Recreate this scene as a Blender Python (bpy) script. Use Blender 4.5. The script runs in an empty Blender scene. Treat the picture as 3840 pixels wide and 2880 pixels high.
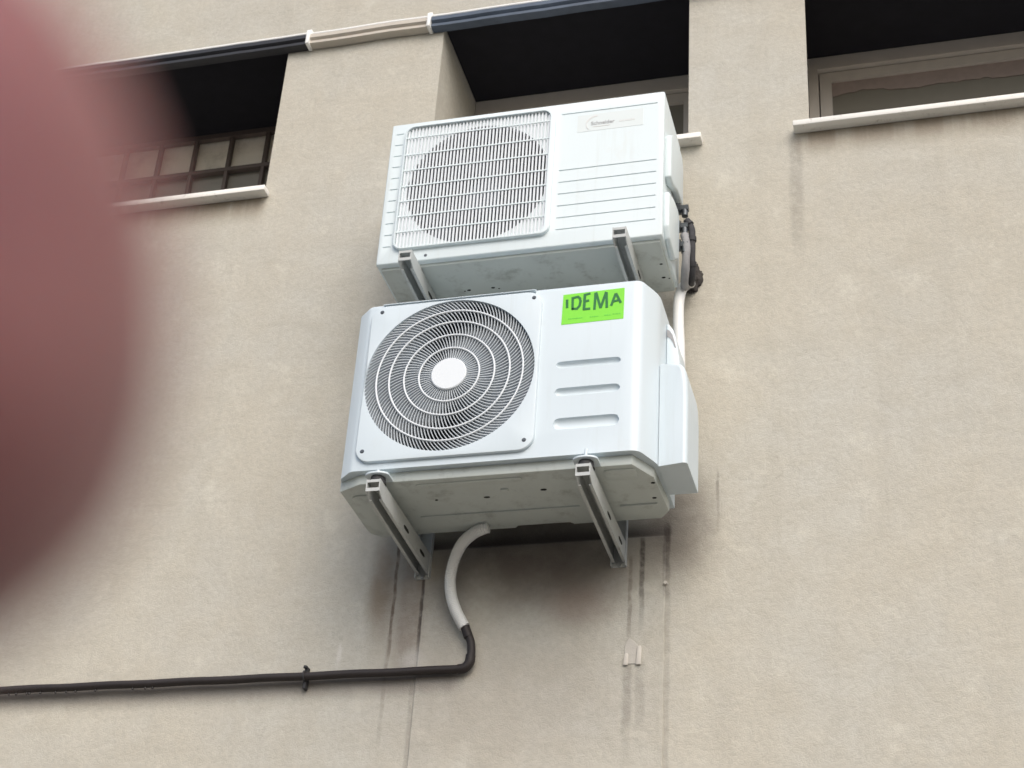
import bpy, bmesh, math, random
from mathutils import Vector, Matrix, noise
random.seed(7)
R = math.radians
PI = math.pi
S = bpy.context.scene
COL = S.collection

# ------------------------------------------------------------------ camera
CAM_LOC = Vector((1.4714, -4.3507, -2.2937))
CAM_RX, CAM_RY, CAM_RZ = 0.5552, -0.0705, 0.2936     # pitch up, roll, yaw
_b = Matrix.Rotation(CAM_RZ, 3, 'Z') @ Matrix.Rotation(CAM_RX, 3, 'X') @ Matrix.Rotation(CAM_RY, 3, 'Y')
_cx, _cf, _cu = _b.col[0], _b.col[1], _b.col[2]
CAM_M = Matrix(((_cx[0], _cu[0], -_cf[0], CAM_LOC[0]), (_cx[1], _cu[1], -_cf[1], CAM_LOC[1]),
                (_cx[2], _cu[2], -_cf[2], CAM_LOC[2]), (0, 0, 0, 1)))
cd = bpy.data.cameras.new('camera')
cam = bpy.data.objects.new('camera', cd); COL.objects.link(cam)
cam.matrix_world = CAM_M
cd.sensor_width = 36; cd.lens = 61.31
cd.clip_start = 0.005; cd.clip_end = 2000
cd.dof.use_dof = True; cd.dof.focus_distance = 3.4; cd.dof.aperture_fstop = 21.0
S.camera = cam

# ------------------------------------------------------------------ world and sun: bright overcast
SUN_EL, SUN_AZ = 40.0, 152.0        # azimuth clockwise from +Y; 180 = straight in front of the wall
w = bpy.data.worlds.new('World'); S.world = w; w.use_nodes = True
nt = w.node_tree
bg = nt.nodes['Background']
sky = nt.nodes.new('ShaderNodeTexSky'); sky.sky_type = 'NISHITA'; sky.sun_disc = False
sky.sun_elevation = R(SUN_EL); sky.sun_rotation = R(SUN_AZ)
sky.air_density = 1.0; sky.dust_density = 3.0; sky.ozone_density = 1.0
nt.links.new(sky.outputs['Color'], bg.inputs['Color'])
bg.inputs['Strength'].default_value = 0.14
sl = bpy.data.lights.new('sun', 'SUN'); sl.energy = 1.4; sl.angle = R(55); sl.color = (1.0, 0.96, 0.9)
so = bpy.data.objects.new('sun', sl); COL.objects.link(so)
_d = Vector((math.sin(R(SUN_AZ)) * math.cos(R(SUN_EL)), math.cos(R(SUN_AZ)) * math.cos(R(SUN_EL)), math.sin(R(SUN_EL))))
so.rotation_euler = _d.to_track_quat('Z', 'Y').to_euler(); so.location = (4, -12, 14)
S.view_settings.view_transform = 'Standard'; S.view_settings.look = 'None'
S.view_settings.gamma = 1.0; S.view_settings.exposure = 0.36
S.view_settings.use_curve_mapping = False

# ------------------------------------------------------------------ material helpers
def new_mat(name):
    m = bpy.data.materials.new(name); m.use_nodes = True
    n = m.node_tree; return m, n, n.nodes['Principled BSDF']
def N(n, t, **kw):
    x = n.nodes.new(t)
    for k, v in kw.items(): setattr(x, k, v)
    return x
def plug(n, a, b):
    if isinstance(a, (int, float, tuple)): b.default_value = a
    else: n.links.new(a, b)
def MATH(n, op, a, b=0.0, c=None, clamp=False):
    x = N(n, 'ShaderNodeMath', operation=op, use_clamp=clamp)
    plug(n, a, x.inputs[0]); plug(n, b, x.inputs[1])
    if c is not None: plug(n, c, x.inputs[2])
    return x.outputs[0]
def MIX(n, f, a, b, mode='MIX'):
    x = N(n, 'ShaderNodeMix', data_type='RGBA', blend_type=mode)
    plug(n, f, x.inputs[0]); plug(n, a, x.inputs[6]); plug(n, b, x.inputs[7])
    return x.outputs[2]
def RAMP(n, v, a, b, lo=0.0, hi=1.0):
    x = N(n, 'ShaderNodeMapRange', interpolation_type='SMOOTHSTEP')
    plug(n, v, x.inputs[0]); x.inputs[1].default_value = a; x.inputs[2].default_value = b
    x.inputs[3].default_value = lo; x.inputs[4].default_value = hi
    return x.outputs[0]
def NOISE(n, co, scale, detail=4, rough=0.55, dist=0.0):
    x = N(n, 'ShaderNodeTexNoise'); x.inputs['Scale'].default_value = scale
    x.inputs['Detail'].default_value = detail; x.inputs['Roughness'].default_value = rough
    x.inputs['Distortion'].default_value = dist
    n.links.new(co, x.inputs['Vector']); return x.outputs['Fac']
def BUMP(n, h, strength, dist):
    x = N(n, 'ShaderNodeBump'); x.inputs['Strength'].default_value = strength
    x.inputs['Distance'].default_value = dist; n.links.new(h, x.inputs['Height']); return x.outputs['Normal']
def geo_pos(n):
    return N(n, 'ShaderNodeNewGeometry').outputs['Position']
def c4(c): return (c[0], c[1], c[2], 1.0)

def simple(name, col, rough=0.5, metal=0.0, var=0.12, scale=18.0, bump=0.0, spec=0.5, dirt=None, runs=0.0):
    m, n, p = new_mat(name)
    co = geo_pos(n)
    f = NOISE(n, co, scale, 5, 0.6)
    a = tuple(x * (1 - var) for x in col); b = tuple(min(1, x * (1 + var)) for x in col)
    out = MIX(n, f, c4(a), c4(b))
    if runs:
        mp = N(n, 'ShaderNodeMapping'); mp.inputs['Scale'].default_value = (38.0, 38.0, 2.2); n.links.new(co, mp.inputs[0])
        rn = RAMP(n, NOISE(n, mp.outputs[0], 1.0, 5, 0.65), 0.52, 0.78, 0.0, runs)
        out = MIX(n, rn, out, c4((col[0]*0.72, col[1]*0.68, col[2]*0.60)))
    if dirt:
        d = RAMP(n, NOISE(n, co, dirt[1], 6, 0.7), dirt[2], dirt[3])
        out = MIX(n, MATH(n, 'MULTIPLY', d, dirt[4]), out, c4(dirt[0]))
    n.links.new(out, p.inputs['Base Color'])
    p.inputs['Roughness'].default_value = rough; p.inputs['Metallic'].default_value = metal
    p.inputs['Specular IOR Level'].default_value = spec
    if bump: n.links.new(BUMP(n, NOISE(n, co, scale * 8, 3), bump, 0.002), p.inputs['Normal'])
    return m

# ---- plaster with its stains (plus painted shade; each mark has its own place and outline on the wall)
def plaster(name, base, stains_shade=True):
    m, n, p = new_mat(name)
    co = geo_pos(n)
    sep = N(n, 'ShaderNodeSeparateXYZ'); n.links.new(co, sep.inputs[0])
    X, Z = sep.outputs['X'], sep.outputs['Z']
    big = NOISE(n, co, 1.6, 5, 0.6)
    mid = NOISE(n, co, 9.0, 6, 0.62, 0.4)
    fine = NOISE(n, co, 60.0, 5, 0.7)
    grit = NOISE(n, co, 240.0, 3, 0.6)
    warm = c4((base[0] * 1.0, base[1] * 0.978, base[2] * 0.945)); grey = c4((base[0] * 0.975, base[1] * 0.985, base[2] * 1.0))
    col = MIX(n, RAMP(n, big, 0.36, 0.64), warm, grey)
    col = MIX(n, RAMP(n, mid, 0.3, 0.72, 0.0, 0.36), col, c4((base[0] * 0.80, base[1] * 0.76, base[2] * 0.70)))
    col = MIX(n, RAMP(n, fine, 0.38, 0.66, 0.0, 0.50), col, c4((base[0] * 0.80, base[1] * 0.79, base[2] * 0.77)))
    # long faint rain runs
    mp = N(n, 'ShaderNodeMapping'); mp.inputs['Scale'].default_value = (9.0, 1.0, 0.55); n.links.new(co, mp.inputs[0])
    runs = NOISE(n, mp.outputs[0], 1.0, 5, 0.6)
    col = MIX(n, RAMP(n, runs, 0.50, 0.76, 0.0, 0.22), col, c4((base[0] * 0.70, base[1] * 0.68, base[2] * 0.66)))
    mp2 = N(n, 'ShaderNodeMapping'); mp2.inputs['Scale'].default_value = (5.0, 1.0, 26.0); mp2.inputs['Rotation'].default_value = (0, 0.25, 0); n.links.new(co, mp2.inputs[0])
    trow = NOISE(n, mp2.outputs[0], 1.0, 4, 0.6, 0.6)
    col = MIX(n, RAMP(n, trow, 0.50, 0.72, 0.0, 0.22), col, c4((base[0] * 0.78, base[1] * 0.76, base[2] * 0.73)))
    vo = N(n, 'ShaderNodeTexVoronoi', feature='DISTANCE_TO_EDGE'); vo.inputs['Scale'].default_value = 1.3
    wv = N(n, 'ShaderNodeVectorMath', operation='ADD'); nz = N(n, 'ShaderNodeTexNoise'); nz.inputs['Scale'].default_value = 5.0; nz.inputs['Detail'].default_value = 5
    n.links.new(co, nz.inputs['Vector']); n.links.new(co, wv.inputs[0]); n.links.new(nz.outputs['Color'], wv.inputs[1]); n.links.new(wv.outputs[0], vo.inputs['Vector'])
    crk = MATH(n, 'MULTIPLY', RAMP(n, vo.outputs['Distance'], 0.0, 0.006, 1.0, 0.0), RAMP(n, big, 0.48, 0.62, 0.0, 0.13))
    col = MIX(n, crk, col, c4((0.14, 0.12, 0.10)))
    spots = RAMP(n, NOISE(n, co, 7.0, 5, 0.7), 0.56, 0.70, 0.0, 0.55)
    col = MIX(n, spots, col, c4((base[0] * 1.12, base[1] * 1.12, base[2] * 1.10)))
    wob = MATH(n, 'MULTIPLY', MATH(n, 'SUBTRACT', NOISE(n, co, 14.0, 4, 0.6), 0.5), 0.014)
    Xw = MATH(n, 'ADD', X, wob)
    brk = NOISE(n, co, 26.0, 4, 0.65)
    def streak(col, x, zt, zb, wd, c, amt, slope=0.0, soft=0.35):
        xx = MATH(n, 'SUBTRACT', Xw, x)
        if slope: xx = MATH(n, 'SUBTRACT', xx, MATH(n, 'MULTIPLY', MATH(n, 'SUBTRACT', Z, zt), slope))
        ax = RAMP(n, MATH(n, 'ABSOLUTE', xx), wd * soft, wd, 1.0, 0.0)
        a1 = RAMP(n, Z, zt - 0.01, zt + 0.02, 1.0, 0.0)
        a2 = RAMP(n, Z, zb - 0.12, zb + 0.12, 0.0, 1.0)
        k = MATH(n, 'MULTIPLY', MATH(n, 'MULTIPLY', ax, a1), a2)
        k = MATH(n, 'MULTIPLY', k, RAMP(n, brk, 0.30, 0.58, 0.35, 1.0))
        return MIX(n, MATH(n, 'MULTIPLY', k, amt), col, c4(c))
    def blotch(col, x, z, rx, rz, c, amt, power=1.0):
        dx = MATH(n, 'DIVIDE', MATH(n, 'SUBTRACT', Xw, x), rx); dz = MATH(n, 'DIVIDE', MATH(n, 'SUBTRACT', MATH(n, 'ADD', Z, wob), z), rz)
        d = MATH(n, 'SQRT', MATH(n, 'ADD', MATH(n, 'MULTIPLY', dx, dx), MATH(n, 'MULTIPLY', dz, dz)))
        k = RAMP(n, d, 0.15, 1.0, 1.0, 0.0)
        k = MATH(n, 'MULTIPLY', k, RAMP(n, mid, 0.28, 0.62, 0.82, 1.0))
        return MIX(n, MATH(n, 'MULTIPLY', k, amt), col, c4(c))
    if stains_shade:
        brown = (0.10, 0.065, 0.045); dark = (0.055, 0.045, 0.040); soot_shade = (0.13, 0.115, 0.105)
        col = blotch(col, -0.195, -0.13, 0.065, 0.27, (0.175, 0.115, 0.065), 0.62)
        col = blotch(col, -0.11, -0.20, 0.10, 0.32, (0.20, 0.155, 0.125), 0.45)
        col = blotch(col, 0.25, -0.05, 0.47, 0.30, (0.10, 0.083, 0.072), 0.85)  # painted shade beneath the lower unit, mixed with staining; next blotch deepens it
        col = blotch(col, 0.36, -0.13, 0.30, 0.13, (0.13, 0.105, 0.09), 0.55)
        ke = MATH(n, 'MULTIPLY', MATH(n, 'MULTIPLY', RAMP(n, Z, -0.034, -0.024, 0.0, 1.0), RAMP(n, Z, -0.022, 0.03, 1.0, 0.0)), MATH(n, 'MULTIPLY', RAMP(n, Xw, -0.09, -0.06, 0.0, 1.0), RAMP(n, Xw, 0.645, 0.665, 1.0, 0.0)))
        col = MIX(n, MATH(n, 'MULTIPLY', ke, 0.85), col, c4((0.035, 0.03, 0.028)))  # shadow in the gap behind the unit, painted as a dark strip
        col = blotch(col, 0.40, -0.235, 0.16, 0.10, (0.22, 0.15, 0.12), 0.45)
        col = blotch(col, 0.67, 0.0, 0.17, 0.26, soot_shade, 0.75)  # painted shade on the wall to the right of the unit's base
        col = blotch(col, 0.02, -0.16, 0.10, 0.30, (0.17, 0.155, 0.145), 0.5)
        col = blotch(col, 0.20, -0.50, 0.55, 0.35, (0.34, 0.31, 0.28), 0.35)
        col = streak(col, -0.155, 0.02, -0.34, 0.007, brown, 0.75)
        col = streak(col, -0.158, -0.30, -0.60, 0.009, brown, 0.22)
        col = streak(col, -0.068, -0.04, -0.36, 0.008, dark, 0.85)
        col = streak(col, -0.071, -0.46, -0.80, 0.012, dark, 0.22)
        col = streak(col, -0.10, -0.02, -0.40, 0.05, (0.20, 0.15, 0.12), 0.35)
        col = streak(col, 0.543, -0.10, -0.34, 0.008, brown, 0.45)
        col = streak(col, 0.541, -0.42, -0.62, 0.018, dark, 0.30)
        col = streak(col, 0.576, -0.04, -0.24, 0.010, dark, 0.80)
        col = streak(col, 0.578, -0.42, -0.60, 0.018, dark, 0.22)
        col = streak(col, 0.645, 0.00, -0.16, 0.013, dark, 0.75)
        col = streak(col, 0.648, -0.20, -0.80, 0.012, dark, 0.22)
        col = streak(col, 0.79, 0.16, 0.04, 0.006, dark, 0.4)
        col = streak(col, 1.04, 1.36, 0.95, 0.03, soot_shade, 0.28)
        # washed patches under the sills and pale scar left by an old fixing
        col = blotch(col, -0.305, -0.345, 0.012, 0.05, (0.62, 0.60, 0.56), 0.7)
        col = blotch(col, -0.08, -0.37, 0.05, 0.05, (0.55, 0.53, 0.50), 0.6)
        # sill shade painted brown on the wall just under each sill
        under = RAMP(n, Z, 1.26, 1.37, 0.0, 1.0); top = RAMP(n, Z, 1.38, 1.40, 1.0, 0.0)
        l_ = RAMP(n, Xw, -0.80, -0.76, 1.0, 0.0); r_ = RAMP(n, Xw, 1.02, 1.06, 0.0, 1.0)
        k = MATH(n, 'MULTIPLY', MATH(n, 'MULTIPLY', under, top), MATH(n, 'MAXIMUM', l_, r_))
        k = MATH(n, 'MULTIPLY', k, RAMP(n, runs, 0.35, 0.6, 0.5, 1.0))
        col = MIX(n, MATH(n, 'MULTIPLY', k, 0.75), col, c4((0.20, 0.155, 0.11)))
        # dark band under the drain pipe: its shadow painted in, with some dirt
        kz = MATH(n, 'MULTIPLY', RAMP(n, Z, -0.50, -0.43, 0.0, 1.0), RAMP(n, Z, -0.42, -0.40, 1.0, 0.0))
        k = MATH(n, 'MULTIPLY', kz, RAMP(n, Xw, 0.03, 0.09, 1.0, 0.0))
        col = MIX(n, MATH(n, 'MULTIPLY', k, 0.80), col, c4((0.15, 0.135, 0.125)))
    n.links.new(col, p.inputs['Base Color'])
    p.inputs['Roughness'].default_value = 0.92; p.inputs['Specular IOR Level'].default_value = 0.2
    h = MATH(n, 'ADD', MATH(n, 'MULTIPLY', fine, 0.6), MATH(n, 'ADD', MATH(n, 'MULTIPLY', grit, 0.3), MATH(n, 'MULTIPLY', mid, 1.2)))
    n.links.new(BUMP(n, h, 0.62, 0.006), p.inputs['Normal'])
    return m

M = {}
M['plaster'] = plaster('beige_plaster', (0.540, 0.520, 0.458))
M['sill'] = simple('painted_sill', (0.82, 0.80, 0.75), 0.6, var=0.05, scale=30, bump=0.2, dirt=((0.25, 0.2, 0.15), 40, 0.55, 0.75, 0.5))
M['soffit'] = simple('black_bitumen_board', (0.012, 0.012, 0.016), 0.8, spec=0.2, var=0.3)
M['old_metal'] = simple('brown_window_metal', (0.085, 0.065, 0.055), 0.6, var=0.25, scale=30)
M['frame'] = simple('taupe_window_frame', (0.41, 0.38, 0.345), 0.55, var=0.08)
M['frost_dark'] = simple('grimy_glass', (0.20, 0.19, 0.165), 0.3, var=0.15)
M['frost'] = simple('frosted_glass', (0.72, 0.67, 0.58), 0.35, var=0.12, scale=10, dirt=((0.25, 0.22, 0.18), 9, 0.45, 0.75, 0.5))
M['blind'] = simple('faded_blind', (0.23, 0.185, 0.165), 0.9, var=0.2, scale=30)
M['room'] = simple('room_wall', (0.10, 0.10, 0.09), 0.9)
M['white'] = simple('white_casing_paint', (0.62, 0.70, 0.745), 0.38, var=0.02, scale=6, dirt=((0.55, 0.57, 0.57), 9, 0.56, 0.80, 0.25), runs=0.16)
M['white_old'] = simple('aged_white_casing', (0.71, 0.79, 0.81), 0.42, var=0.02, scale=6, dirt=((0.66, 0.65, 0.60), 10, 0.55, 0.80, 0.30), runs=0.20)
M['grille'] = simple('white_grille_plastic', (0.74, 0.78, 0.81), 0.4, var=0.02)
M['vane'] = simple('pale_grey_vane_plastic', (0.54, 0.585, 0.62), 0.45, var=0.02)
M['base'] = simple('base_pan_metal', (0.52, 0.56, 0.535), 0.45, var=0.10, scale=9, dirt=((0.24, 0.245, 0.22), 13, 0.50, 0.72, 0.55))
M['hole'] = simple('dark_hole', (0.02, 0.02, 0.02), 0.9)
M['inside'] = simple('fan_cavity', (0.085, 0.105, 0.125), 0.7)
M['blade'] = simple('grey_fan_plastic', (0.15, 0.18, 0.21), 0.45)
M['galv'] = simple('white_galvanised_bracket', (0.48, 0.50, 0.49), 0.42, var=0.12, scale=40, dirt=((0.22, 0.20, 0.17), 30, 0.58, 0.74, 0.6))
M['rubber'] = simple('black_rubber', (0.03, 0.03, 0.033), 0.7)
M['steel'] = simple('zinc_steel', (0.62, 0.63, 0.64), 0.3, metal=1.0, var=0.1)
M['hose'] = simple('white_corrugated_plastic', (0.82, 0.83, 0.82), 0.45, var=0.04, scale=20)
M['brown_pipe'] = simple('dark_brown_pipe', (0.020, 0.0145, 0.0135), 0.6, var=0.35, scale=35, bump=0.3)
M['insul'] = simple('dark_pipe_insulation', (0.045, 0.045, 0.05), 0.75, var=0.4, scale=40, bump=0.6)
M['insul_grey'] = simple('grey_wrapped_insulation', (0.30, 0.30, 0.31), 0.7, var=0.3, scale=40, bump=0.5)
M['brass'] = simple('dark_valve_metal', (0.10, 0.11, 0.12), 0.4, metal=0.6, var=0.3, scale=30)
M['foam'] = simple('dirty_filler_foam', (0.05, 0.045, 0.042), 0.95, var=0.6, scale=50, bump=1.0)
M['duct_dark'] = simple('blackened_duct_metal', (0.015, 0.016, 0.021), 0.55, var=0.5, scale=14, bump=0.3, spec=0.6)
M['duct_blue'] = simple('slate_blue_duct_metal', (0.075, 0.10, 0.14), 0.55, var=0.5, scale=12, bump=0.2)
M['duct_paint'] = simple('painted_duct', (0.52, 0.475, 0.41), 0.5, var=0.12, scale=14, bump=0.3)
M['clamp_highlight'] = simple('pale_clamp_highlight', (0.84, 0.84, 0.82), 0.4, var=0.05)  # for the clamps and for the bead that imitates a sky highlight
M['green'] = simple('fluorescent_green_label', (0.21, 0.70, 0.035), 0.5, var=0.06, scale=50)
M['ink'] = simple('dark_green_marker', (0.018, 0.16, 0.035), 0.6, var=0.3, scale=80)
M['smear'] = simple('faint_print', (0.14, 0.58, 0.05), 0.6, var=0.2, scale=80)
M['badge'] = simple('yellowed_clear_sticker', (0.685, 0.745, 0.745), 0.45, var=0.02)
M['badge_ink'] = simple('grey_print', (0.36, 0.37, 0.38), 0.6, var=0.2)
M['badge_faint'] = simple('faded_grey_print', (0.66, 0.67, 0.66), 0.6, var=0.1)
M['asphalt'] = simple('asphalt', (0.13, 0.125, 0.115), 0.9, var=0.25, scale=3, bump=0.4)
M['water'] = simple('dark_water_drop', (0.05, 0.045, 0.045), 0.1, var=0.1)
M['plate'] = simple('old_plate_paint', (0.50, 0.475, 0.43), 0.85, var=0.2, scale=40, bump=0.4)
M['tab'] = simple('pale_plaster_tab', (0.58, 0.545, 0.49), 0.7, var=0.12, scale=60)

def skin_mat():
    m, n, p = new_mat('finger_skin'); co = geo_pos(n)
    f = RAMP(n, NOISE(n, co, 190, 4, 0.6), 0.35, 0.65)
    n.links.new(MIX(n, f, c4((0.225, 0.088, 0.088)), c4((0.298, 0.128, 0.125))), p.inputs['Base Color'])
    p.inputs['Roughness'].default_value = 0.45; p.inputs['Specular IOR Level'].default_value = 0.5
    p.inputs['Subsurface Weight'].default_value = 0.6
    p.inputs['Subsurface Radius'].default_value = (1.0, 0.35, 0.25); p.inputs['Subsurface Scale'].default_value = 0.006
    n.links.new(BUMP(n, NOISE(n, co, 900, 3), 0.2, 0.0003), p.inputs['Normal'])
    return m
M['skin'] = skin_mat()
M['nail'] = simple('finger_nail', (0.62, 0.40, 0.36), 0.3)
M['glass'] = simple('dusty_window_glass', (0.17, 0.16, 0.135), 0.22, var=0.08)

# ------------------------------------------------------------------ object helpers
BASE = {}
def tag(o, label, cat, group=None):
    o['label'] = label; o['category'] = cat
    if group: o['group'] = group
    return o
def thing(name, label, cat, loc, group=None):
    o = bpy.data.objects.new(name, None); COL.objects.link(o); o.location = loc
    o.empty_display_size = 0.05
    BASE[o.name] = Vector(loc); return tag(o, label, cat, group)
def link(name, me, mats, parent=None, origin=None, smooth=None):
    """mesh given in world space; re-based on its thing's base (or on origin)"""
    off = BASE[parent.name] if parent else Vector(origin if origin else (0, 0, 0))
    me.transform(Matrix.Translation(-off))
    if not isinstance(mats, (list, tuple)): mats = [mats]
    for k in mats: me.materials.append(k)
    o = bpy.data.objects.new(name, me); COL.objects.link(o)
    BASE[o.name] = off
    if parent: o.parent = parent
    else: o.location = off
    if smooth is not None:
        for f in me.polygons: f.use_smooth = True
        try: me.set_sharp_from_angle(angle=R(smooth))
        except Exception: pass
    return o
def obj(name, bm, mats, parent=None, origin=None, smooth=None):
    bmesh.ops.recalc_face_normals(bm, faces=bm.faces)
    me = bpy.data.meshes.new(name); bm.to_mesh(me); bm.free()
    return link(name, me, mats, parent, origin, smooth)
def copy_tree(o, parent=None):
    c = o.copy(); COL.objects.link(c); c.parent = parent
    for ch in o.children: copy_tree(ch, c)
    return c

def box(bm, x0, x1, y0, y1, z0, z1, bev=0.0, seg=2, mi=0):
    vs = [bm.verts.new(v) for v in ((x0,y0,z0),(x1,y0,z0),(x1,y1,z0),(x0,y1,z0),(x0,y0,z1),(x1,y0,z1),(x1,y1,z1),(x0,y1,z1))]
    fs = [bm.faces.new([vs[i] for i in q]) for q in ((0,3,2,1),(4,5,6,7),(0,1,5,4),(1,2,6,5),(2,3,7,6),(3,0,4,7))]
    for f in fs: f.material_index = mi
    if bev:
        es = list({e for f in fs for e in f.edges})
        bmesh.ops.bevel(bm, geom=es, offset=bev, segments=seg, affect='EDGES', profile=0.5)
    return bm
def prism(bm, pts, a, b, axis='z', bev=0.0, seg=2, mi=0, only=None):
    """extrude a 2D polygon. axis z: pts=(x,y); axis y: pts=(x,z); axis x: pts=(y,z)"""
    def P(u, v, t): return {'z': (u, v, t), 'y': (u, t, v), 'x': (t, u, v)}[axis]
    lo = [bm.verts.new(P(u, v, a)) for u, v in pts]; hi = [bm.verts.new(P(u, v, b)) for u, v in pts]
    n = len(pts); fs = [bm.faces.new(lo[::-1]), bm.faces.new(hi)]
    for i in range(n): fs.append(bm.faces.new((lo[i], lo[(i+1) % n], hi[(i+1) % n], hi[i])))
    for f in fs: f.material_index = mi
    bmesh.ops.recalc_face_normals(bm, faces=fs)
    if bev:
        if only == 'lo': es = list(fs[0].edges)
        elif only == 'hi': es = list(fs[1].edges)
        else: es = list({e for f in fs for e in f.edges})
        bmesh.ops.bevel(bm, geom=es, offset=bev, segments=seg, affect='EDGES', profile=0.5)
    return bm
def rrect(x0, x1, z0, z1, r, seg=8):
    out = []
    for cx, cz, a0 in ((x1-r, z1-r, 0), (x0+r, z1-r, 90), (x0+r, z0+r, 180), (x1-r, z0+r, 270)):
        for k in range(seg+1):
            a = R(a0 + 90*k/seg); out.append((cx + r*math.cos(a), cz + r*math.sin(a)))
    return out
def circle(cx, cz, r, n=96): return [(cx + r*math.cos(2*PI*k/n), cz + r*math.sin(2*PI*k/n)) for k in range(n)]
def frames(path):
    T = []
    for i in range(len(path)):
        a = path[max(0, i-1)]; b = path[min(len(path)-1, i+1)]; T.append((b - a).normalized())
    up = Vector((0, 0, 1)) if abs(T[0].z) < 0.9 else Vector((1, 0, 0))
    nrm = (up - T[0]*up.dot(T[0])).normalized(); out = []
    for t in T:
        nrm = (nrm - t*nrm.dot(t)).normalized(); out.append((t, nrm, t.cross(nrm)))
    return out
def tube(bm, path, rad, n=14, caps=True, closed=False, mi=0):
    path = [Vector(p) for p in path]; fr = frames(path); rings = []
    for i, p in enumerate(path):
        r = rad(i/(len(path)-1)) if callable(rad) else rad
        ra, rb = r if isinstance(r, tuple) else (r, r)
        rings.append([bm.verts.new(p + fr[i][1]*math.cos(2*PI*k/n)*ra + fr[i][2]*math.sin(2*PI*k/n)*rb) for k in range(n)])
    m = len(rings)
    for i in range(m if closed else m-1):
        a, b = rings[i], rings[(i+1) % m]
        for k in range(n):
            f = bm.faces.new((a[k], a[(k+1) % n], b[(k+1) % n], b[k])); f.material_index = mi
    if caps and not closed:
        for q in (rings[0][::-1], rings[-1]):
            f = bm.faces.new(q); f.material_index = mi
    return bm
def spline(pts, n=8):
    pts = [Vector(p) for p in pts]; out = []
    ext = [pts[0]*2 - pts[1]] + pts + [pts[-1]*2 - pts[-2]]
    for i in range(1, len(ext)-2):
        p0, p1, p2, p3 = ext[i-1:i+3]
        for k in range(n):
            t = k/n
            out.append(0.5*((2*p1) + (p2-p0)*t + (2*p0-5*p1+4*p2-p3)*t*t + (3*p1-p0-3*p2+p3)*t**3))
    out.append(pts[-1]); return out
def resample(path, step):
    out = [path[0]]; acc = 0.0
    for a, b in zip(path, path[1:]):
        L = (b-a).length
        while acc + L >= step:
            t = (step-acc)/L; a = a.lerp(b, t); out.append(a.copy()); L = (b-a).length; acc = 0.0
        acc += L
    return out
def disc(bm, c, r, axis, t, n=20, mi=0, r2=None):
    """short cylinder along axis"""
    c = Vector(c); ax = Vector(axis).normalized()
    u = ax.orthogonal().normalized(); v = ax.cross(u); r2 = r if r2 is None else r2
    lo = [bm.verts.new(c + u*math.cos(2*PI*k/n)*r + v*math.sin(2*PI*k/n)*r) for k in range(n)]
    hi = [bm.verts.new(c + ax*t + u*math.cos(2*PI*k/n)*r2 + v*math.sin(2*PI*k/n)*r2) for k in range(n)]
    fs = [bm.faces.new(lo[::-1]), bm.faces.new(hi)]
    for k in range(n): fs.append(bm.faces.new((lo[k], lo[(k+1) % n], hi[(k+1) % n], hi[k])))
    for f in fs: f.material_index = mi
    return bm
def inset(pts, d):
    out = []; n = len(pts)
    for k in range(n):
        a, p, c = Vector(pts[k-1]), Vector(pts[k]), Vector(pts[(k+1) % n])
        e1, e2 = (p - a), (c - p); n1, n2 = Vector((-e1.y, e1.x)), Vector((-e2.y, e2.x))
        m = (n1.normalized() if n1.length > 1e-9 else Vector((0, 0))) + (n2.normalized() if n2.length > 1e-9 else Vector((0, 0)))
        out.append(tuple(p + m.normalized()*d))
    return out
def plate_hole(bm, outer, inner, y0, y1, mi=0, edge=0.0):
    """flat plate in the XZ plane with one hole, front at y0, back at y1; edge = rounding of the outer front edge"""
    def ring(pts, y): return [bm.verts.new((u, y, v)) for u, v in pts]
    fs = []
    loops = {}; steps = [(edge*(1 - math.sin(a)), edge*(1 - math.cos(a))) for a in (0, R(30), R(60), R(90))] if edge else [(0, 0)]
    for y in (y0, y1):
        o, i = ring(inset(outer, steps[0][0]) if (edge and y == y0) else outer, y), ring(inner, y); loops[y] = (o, i)
        es = [bm.edges.new((o[k], o[(k+1) % len(o)])) for k in range(len(o))] + [bm.edges.new((i[k], i[(k+1) % len(i)])) for k in range(len(i))]
        r = bmesh.ops.triangle_fill(bm, edges=es, use_beauty=True)
        fs += [g for g in r['geom'] if isinstance(g, bmesh.types.BMFace)]
    for j in (0, 1):
        a, b = loops[y0][j], loops[y1][j]; n = len(a)
        if j == 0 and edge:
            for ins, dy in steps[1:]:
                c = ring(inset(outer, ins), y0 + dy)
                for k in range(n): fs.append(bm.faces.new((a[k], a[(k+1) % n], c[(k+1) % n], c[k])))
                a = c
        for k in range(n): fs.append(bm.faces.new((a[k], a[(k+1) % n], b[(k+1) % n], b[k])))
    for f in fs: f.material_index = mi
    return bm
def boolean(bm, cut):
    """difference of two bmeshes -> mesh"""
    obs = []
    for b in (bm, cut):
        bmesh.ops.recalc_face_normals(b, faces=b.faces)
        me = bpy.data.meshes.new('tmp'); b.to_mesh(me); b.free()
        o = bpy.data.objects.new('tmp', me); COL.objects.link(o); obs.append(o)
    md = obs[0].modifiers.new('cut', 'BOOLEAN'); md.operation = 'DIFFERENCE'; md.solver = 'EXACT'; md.object = obs[1]
    dg = bpy.context.evaluated_depsgraph_get(); dg.update()
    res = bpy.data.meshes.new_from_object(obs[0].evaluated_get(dg))
    for o in obs:
        me = o.data; bpy.data.objects.remove(o); bpy.data.meshes.remove(me)
    return res
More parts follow.
